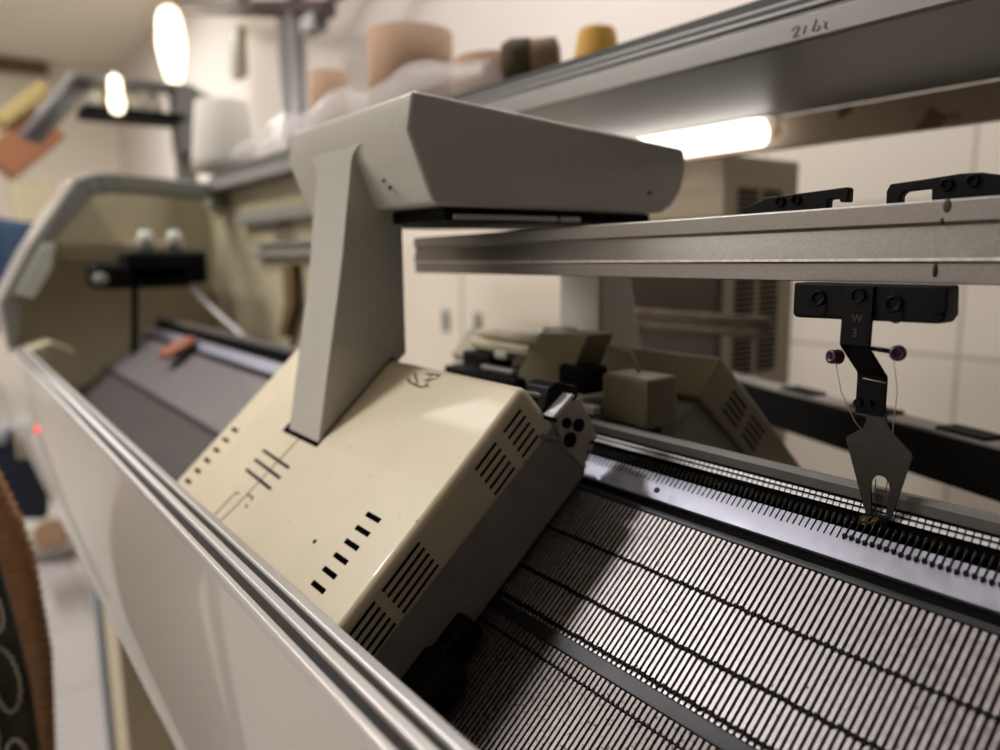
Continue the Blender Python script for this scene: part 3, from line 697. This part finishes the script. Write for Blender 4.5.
# crumpled film
FL = thing('plastic_wrap', (-.95,.2,HZ), 'crumpled clear plastic wrap heaped on the hood around the cardboard tubes', 'plastic wrap')
mb = MB(); g = []
for i in range(34):
    row = []
    for j in range(9):
        u = i/33; v = j/8
        x = -1.5 + .93*u; y = .168 + .035*v
        hgt = .075*math.sin(math.pi*min(1,v*1.15+.08))*(.5+.5*math.sin(math.pi*u)**.6)
        z = HZ + .002 + max(0, hgt*(.75+.5*math.sin(u*23+v*5)*.3+random.uniform(-.05,.05)))
        row.append((x+random.uniform(-.006,.006), y+random.uniform(-.003,.003), z))
    g.append(row)
mb.sheet(g, .0006); mb.build('film_sheet', M['film'], FL)

# ------------------------------------------------------------------ far left clutter
RK = thing('overhead_rack', (-3.1,.9,1.05), 'dark brown overhead yarn rack on grey poles near the back wall', 'rack')
mb = MB(); mb.rods([(-4.6,.9,1.56),(-2.55,.9,1.035)], .035, 8); mb.build('long_bar', M['rack'], RK)
for xx, zz in ((-3.55,1.31),(-3.0,1.15),(-2.62,1.055)):
    mb = MB(); mb.rods([(xx,.9,zz),(xx+.75,1.18,zz+.28)], .02, 8); mb.build('cross_bar', M['rackgrey'], RK)
for xx in (-2.98,-2.86):
    mb = MB(); mb.rods([(xx,.9,1.10),(xx-.02,.9,FZ)], .034, 10); mb.build('pole', M['racksilver'], RK)
mb = MB(); mb.box(-2.75,-2.62,.87,.93,.985,1.05); mb.build('clamp', M['rackgrey'], RK, bevel=.006)
mb = MB(); mb.box(-3.62,-3.50,.88,.92,.98,1.20); mb.build('hanging_tag', M['olive'], RK, bevel=.006)
SF = thing('yarn_stand', (-2.4,.15,.48), 'grey yarn stand with dark lower shelf beyond the machine end', 'yarn stand')
mb = MB(); mb.box(-2.48,-2.36,.03,.32,.552,.582); mb.build('lower_shelf', M['blackp'], SF, bevel=.004)
mb = MB(); mb.box(-2.48,-2.36,.02,.34,.655,.672); mb.build('upper_shelf', M['rackgrey'], SF, bevel=.004)
mb = MB(); mb.box(-2.46,-2.36,.29,.36,.46,.67); mb.build('side_plate', M['rackgrey'], SF, bevel=.01)
mb = MB(); mb.rods([(-2.40,.36,.65),(-2.40,.46,.625)], .016, 8); mb.build('bracket_arm', M['rackgrey'], SF)
mb = MB(); mb.rods([(-2.42,.03,.67),(-2.42,-.12,.48)], .018, 8); mb.rods([(-2.42,.06,.66),(-2.42,-.09,.47)], .012, 8); mb.build('brace', M['rackgrey'], SF)
mb = MB(); mb.box(-2.47,-2.41,.30,.35,FZ,.5); mb.build('post', M['rackgrey'], SF)
for k in range(4):
    mb = MB(); yy = .07+.055*k; mb.lathe([(.024,0),(.022,.04),(.010,.06)], (-2.42,yy,.583), (0,0,1), 14); o = mb.build('spool', M['conewhite'])
    tag(o, 'small pale spool on the grey yarn stand, between its shelves', 'spool', 'spools on the yarn stand')
mb = MB(); mb.obox((-3.7,.0,.62),(.12,0,0),(0,.10,.09),(0,-.05,.055)); o = mb.build('storage_box', M['redorange'], bevel=.01)
tag(o, 'terracotta coloured box leaning behind the grey yarn stand brace', 'box')
mb = MB(); mb.obox((-3.66,.004,.774),(.12,0,0),(0,.085,.0765),(0,-.018,.020)); o = mb.build('flat_box', M['yellowbox'], bevel=.01)
tag(o, 'flat dull yellow box lying on top of the terracotta box', 'box')
mb = MB(); mb.box(-3.8,-3.6,-.06,.08,FZ,.473); o = mb.build('pedestal', M['beige'], bevel=.004)
tag(o, 'beige pedestal carrying the terracotta box beyond the machine end', 'pedestal')
# hanging lamps
HL = thing('hanging_lamp', (-4.4,.82,CZ), 'larger lit hanging lamp with angular bulb near the ceiling', 'lamp')
mb = MB()
lz = [(.02,1.50),(.05,1.48),(.065,1.43),(.075,1.30),(.06,1.20),(.035,1.10),(.015,1.08)]
mb.lathe([(r,z) for r,z in lz][::-1], (-4.4,.82,0), (0,0,1), 7); mb.build('bulb', M['bulb'], HL)
mb = MB(); mb.rods([(-4.4,.82,1.49),(-4.4,.82,CZ)], .003, 6); mb.build('cord', M['rackgrey'], HL)
HM = thing('shelf_lamp', (-2.34,.116,.68), 'small lit lamp clipped to the grey yarn stand shelves', 'lamp')
mb = MB(); mb.lathe([(.006,.664),(.018,.672),(.023,.695),(.018,.72),(.018,.75),(.014,.768),(.006,.772)], (-2.34,.116,-.105), (0,0,1), 16); mb.build('bulb', M['bulb'], HM)
mb = MB(); mb.rods([(-2.34,.116,.672),(-2.355,.116,.672)], .006, 8); mb.build('clip', M['fixture'], HM)

mb = MB(); mb.lathe([(.022,-.004),(.034,.0),(.035,.007),(.024,.011)], bed(-1.19,.047,.013), (0,-.45,.89), 18)
o = mb.build('orange_cap', M['orange']); tag(o, 'orange plastic cap lying on the far end of needle bed', 'cap')

# cloth at the left edge
def drape(name, fn, ni, nj, th, m, label, cat, extra=None):
    t = thing(name, fn(.5,.5), label, cat)
    mb = MB(); mb.sheet([[fn(i/(ni-1), j/(nj-1)) for j in range(nj)] for i in range(ni)], th); mb.build('cloth_body', M[m], t)
    return t
def f_brown(u, v):   # u down, v across (to the right edge)
    z = -.085 - .50*u
    K = [(-.085,-.340),(-.15,-.322),(-.20,-.313),(-.32,-.307),(-.45,-.315),(-.60,-.330)]
    for (z0,e0),(z1,e1) in zip(K, K[1:]):
        if z >= z1: edge = e0+(e1-e0)*(z-z0)/(z1-z0); break
    edge += .001*math.sin(u*260)
    return (-.80 + .0012*math.sin(u*260+1) - .10*(1-v), edge - .16*(1-v) + .0, z)
drape('brown_knitwear', f_brown, 320, 14, .012, 'brownknit', 'brown ribbed knitted garment hanging at the left edge', 'garment')
CS = thing('cloth_stand', (-.84,-.5,FZ), 'dark post stand holding up the brown knitted garment', 'stand')
mb = MB(); mb.rods([(-.90,-.52,-.092),(-.812,-.345,-.092)], .006, 8); mb.build('hanging_bar', M['rack'], CS)
mb = MB(); mb.rods([(-.89,-.50,-.09),(-.89,-.50,FZ)], .012, 10); mb.box(-1.0,-.78,-.56,-.44,FZ,FZ+.02); mb.build('post', M['rack'], CS)
def f_lace(u, v):
    z = -.09 - .34*u
    edge = -.368 + .022*min(1, u/.6)**.8
    return (-.66 + .02*math.sin(u*9) - .05*(1-v), edge - .07*(1-v) + .01, z)
lc = drape('lace_cloth', f_lace, 40, 12, .006, 'darklace', 'dark green cloth with looping white lace cord at lower left edge', 'cloth')
for j, (v0, uu) in enumerate(((.80,.30),(.80,.55),(.80,.82),(.45,.42),(.45,.70),(.45,.95))):
    pts = []
    for k in range(40):
        a = 2*math.pi*k/39
        p = Vector(f_lace(min(1,max(0,uu+.10*math.sin(a))), v0+.16*math.cos(a))); p += Vector((.006, -.004, 0))
        pts.append(p + Vector((0, .0012*math.sin(a*18), .0012*math.cos(a*18))))
    mb = MB(); mb.rods(pts, .0016, 5); mb.build('lace_cord', M['lace'], lc)
NB = thing('navy_bag', (-2.6,-.27,-.6), 'dark navy fabric bag with pale top beyond the brown garment', 'bag')
mb = MB(); mb.obox((-2.62,-.25,-.53),(.10,0,0),(0,.11,-.03),(0,.012,.13)); mb.build('bag_body', M['navy'], NB, bevel=.03, seg=3)
mb = MB(); mb.obox((-2.60,-.33,-.385),(.09,0,0),(0,.09,-.015),(0,.005,.020)); mb.build('bag_top', M['conduit'], NB, bevel=.012, seg=3)
mb = MB(); mb.rods([(-2.60,-.30,-.37),(-2.50,-.29,-.28),(-2.30,-.273,-.20)], .008, 6); mb.build('strap', M['navy'], NB)
BC = thing('blue_cloth', (-2.5,-.3,FZ), 'blue cloth draped upright at the left edge beside the machine end', 'cloth')
mb = MB(); mb.sheet([[(-2.5+.03*math.sin(v*9), -.46+.30*v+.13*(1-u)*v - .02*u, .26-.34*u + .02*math.sin(v*5)) for v in [j/10 for j in range(11)]] for u in [i/14 for i in range(15)]], .03); mb.build('cloth_body', M['blue'], BC)
mb = MB(); mb.rods([(-2.5,-.40,.0),(-2.5,-.40,FZ)], .02, 8); mb.build('stand_post', M['rackgrey'], BC)
FBX = thing('floor_bundle', (-2.9,-.07,FZ), 'white bundle with brown patch on the tiled floor', 'bundle')
mb = MB(); mb.lathe([(.10,0),(.15,.06),(.14,.16),(.08,.22),(.02,.24)], (-3.15,-.10,FZ), (0,0,1), 16); mb.build('bundle_wrap', M['conewhite'], FBX)
mb = MB(); mb.lathe([(.02,0),(.06,.02),(.05,.05)], (-3.03,-.11,FZ+.11), (.9,-.2,.3), 12); mb.build('brown_patch', M['brownyarn'], FBX)

# ------------------------------------------------------------------ ceiling lamps that light the room
def ceiling_lamp(x, y, L_, power, label, sx=.16, tint=(1,.975,.94), z=CZ):
    t = thing('ceiling_lamp', (x,y,z), label, 'lamp', None)
    mb = MB(); mb.box(x-L_/2-.03,x+L_/2+.03,y-.07,y+.07,z-.03,z); mb.build('fixture', M['fixture'], t)
    mb = MB(); mb.rods([(x-L_/2,y,z-.055),(x+L_/2,y,z-.055)], .015, 10); mb.build('lamp_tube', M['ctube'], t)
    if z < CZ:
        for dx in (-.4,.4):
            mb = MB(); mb.rods([(x+dx,y,z),(x+dx,y,CZ)], .006, 6); mb.build('hanging_rod', M['rackgrey'], t)
    ld = bpy.data.lights.new('ceiling_light', 'AREA'); ld.shape = 'RECTANGLE'; ld.size = L_; ld.size_y = sx; ld.energy = power; ld.color = tint
    lo = bpy.data.objects.new('ceiling_light', ld); COL.objects.link(lo); lo.location = (x,y,z-.08)
    return lo
ceiling_lamp(-1.46, -.85, .22, 20, 'short white ceiling lamp above the front of the machine')
ceiling_lamp(-2.6, -.6, 1.2, 9, 'white ceiling tube lamp above the machine end')
ceiling_lamp(-2.5, -1.7, 1.2, 76, 'white ceiling tube lamp over the aisle in front of machine')
ceiling_lamp(-5.2, .1, 1.2, 50, 'white ceiling tube lamp at the far end of the room')
ceiling_lamp(-.95, .75, 1.2, 21, 'white ceiling tube lamp close to the back wall', tint=(1,.98,.97))
# hood tube as a real lamp
ld = bpy.data.lights.new('hood_light', 'AREA'); ld.shape = 'RECTANGLE'; ld.size = .6; ld.size_y = .025; ld.energy = .3; ld.color = (1,.96,.9)
lo = bpy.data.objects.new('hood_light', ld); COL.objects.link(lo); lo.location = (-.70,.388,.248)
w = bpy.data.worlds.new('room_light'); SC.world = w; w.use_nodes = True
bg = w.node_tree.nodes['Background']; bg.inputs[0].default_value = (1,.94,.87,1); bg.inputs[1].default_value = .05

SC.view_settings.view_transform = 'Standard'; SC.view_settings.look = 'None'; SC.view_settings.gamma = 1; SC.view_settings.exposure = -.15
SC.view_settings.use_curve_mapping = False
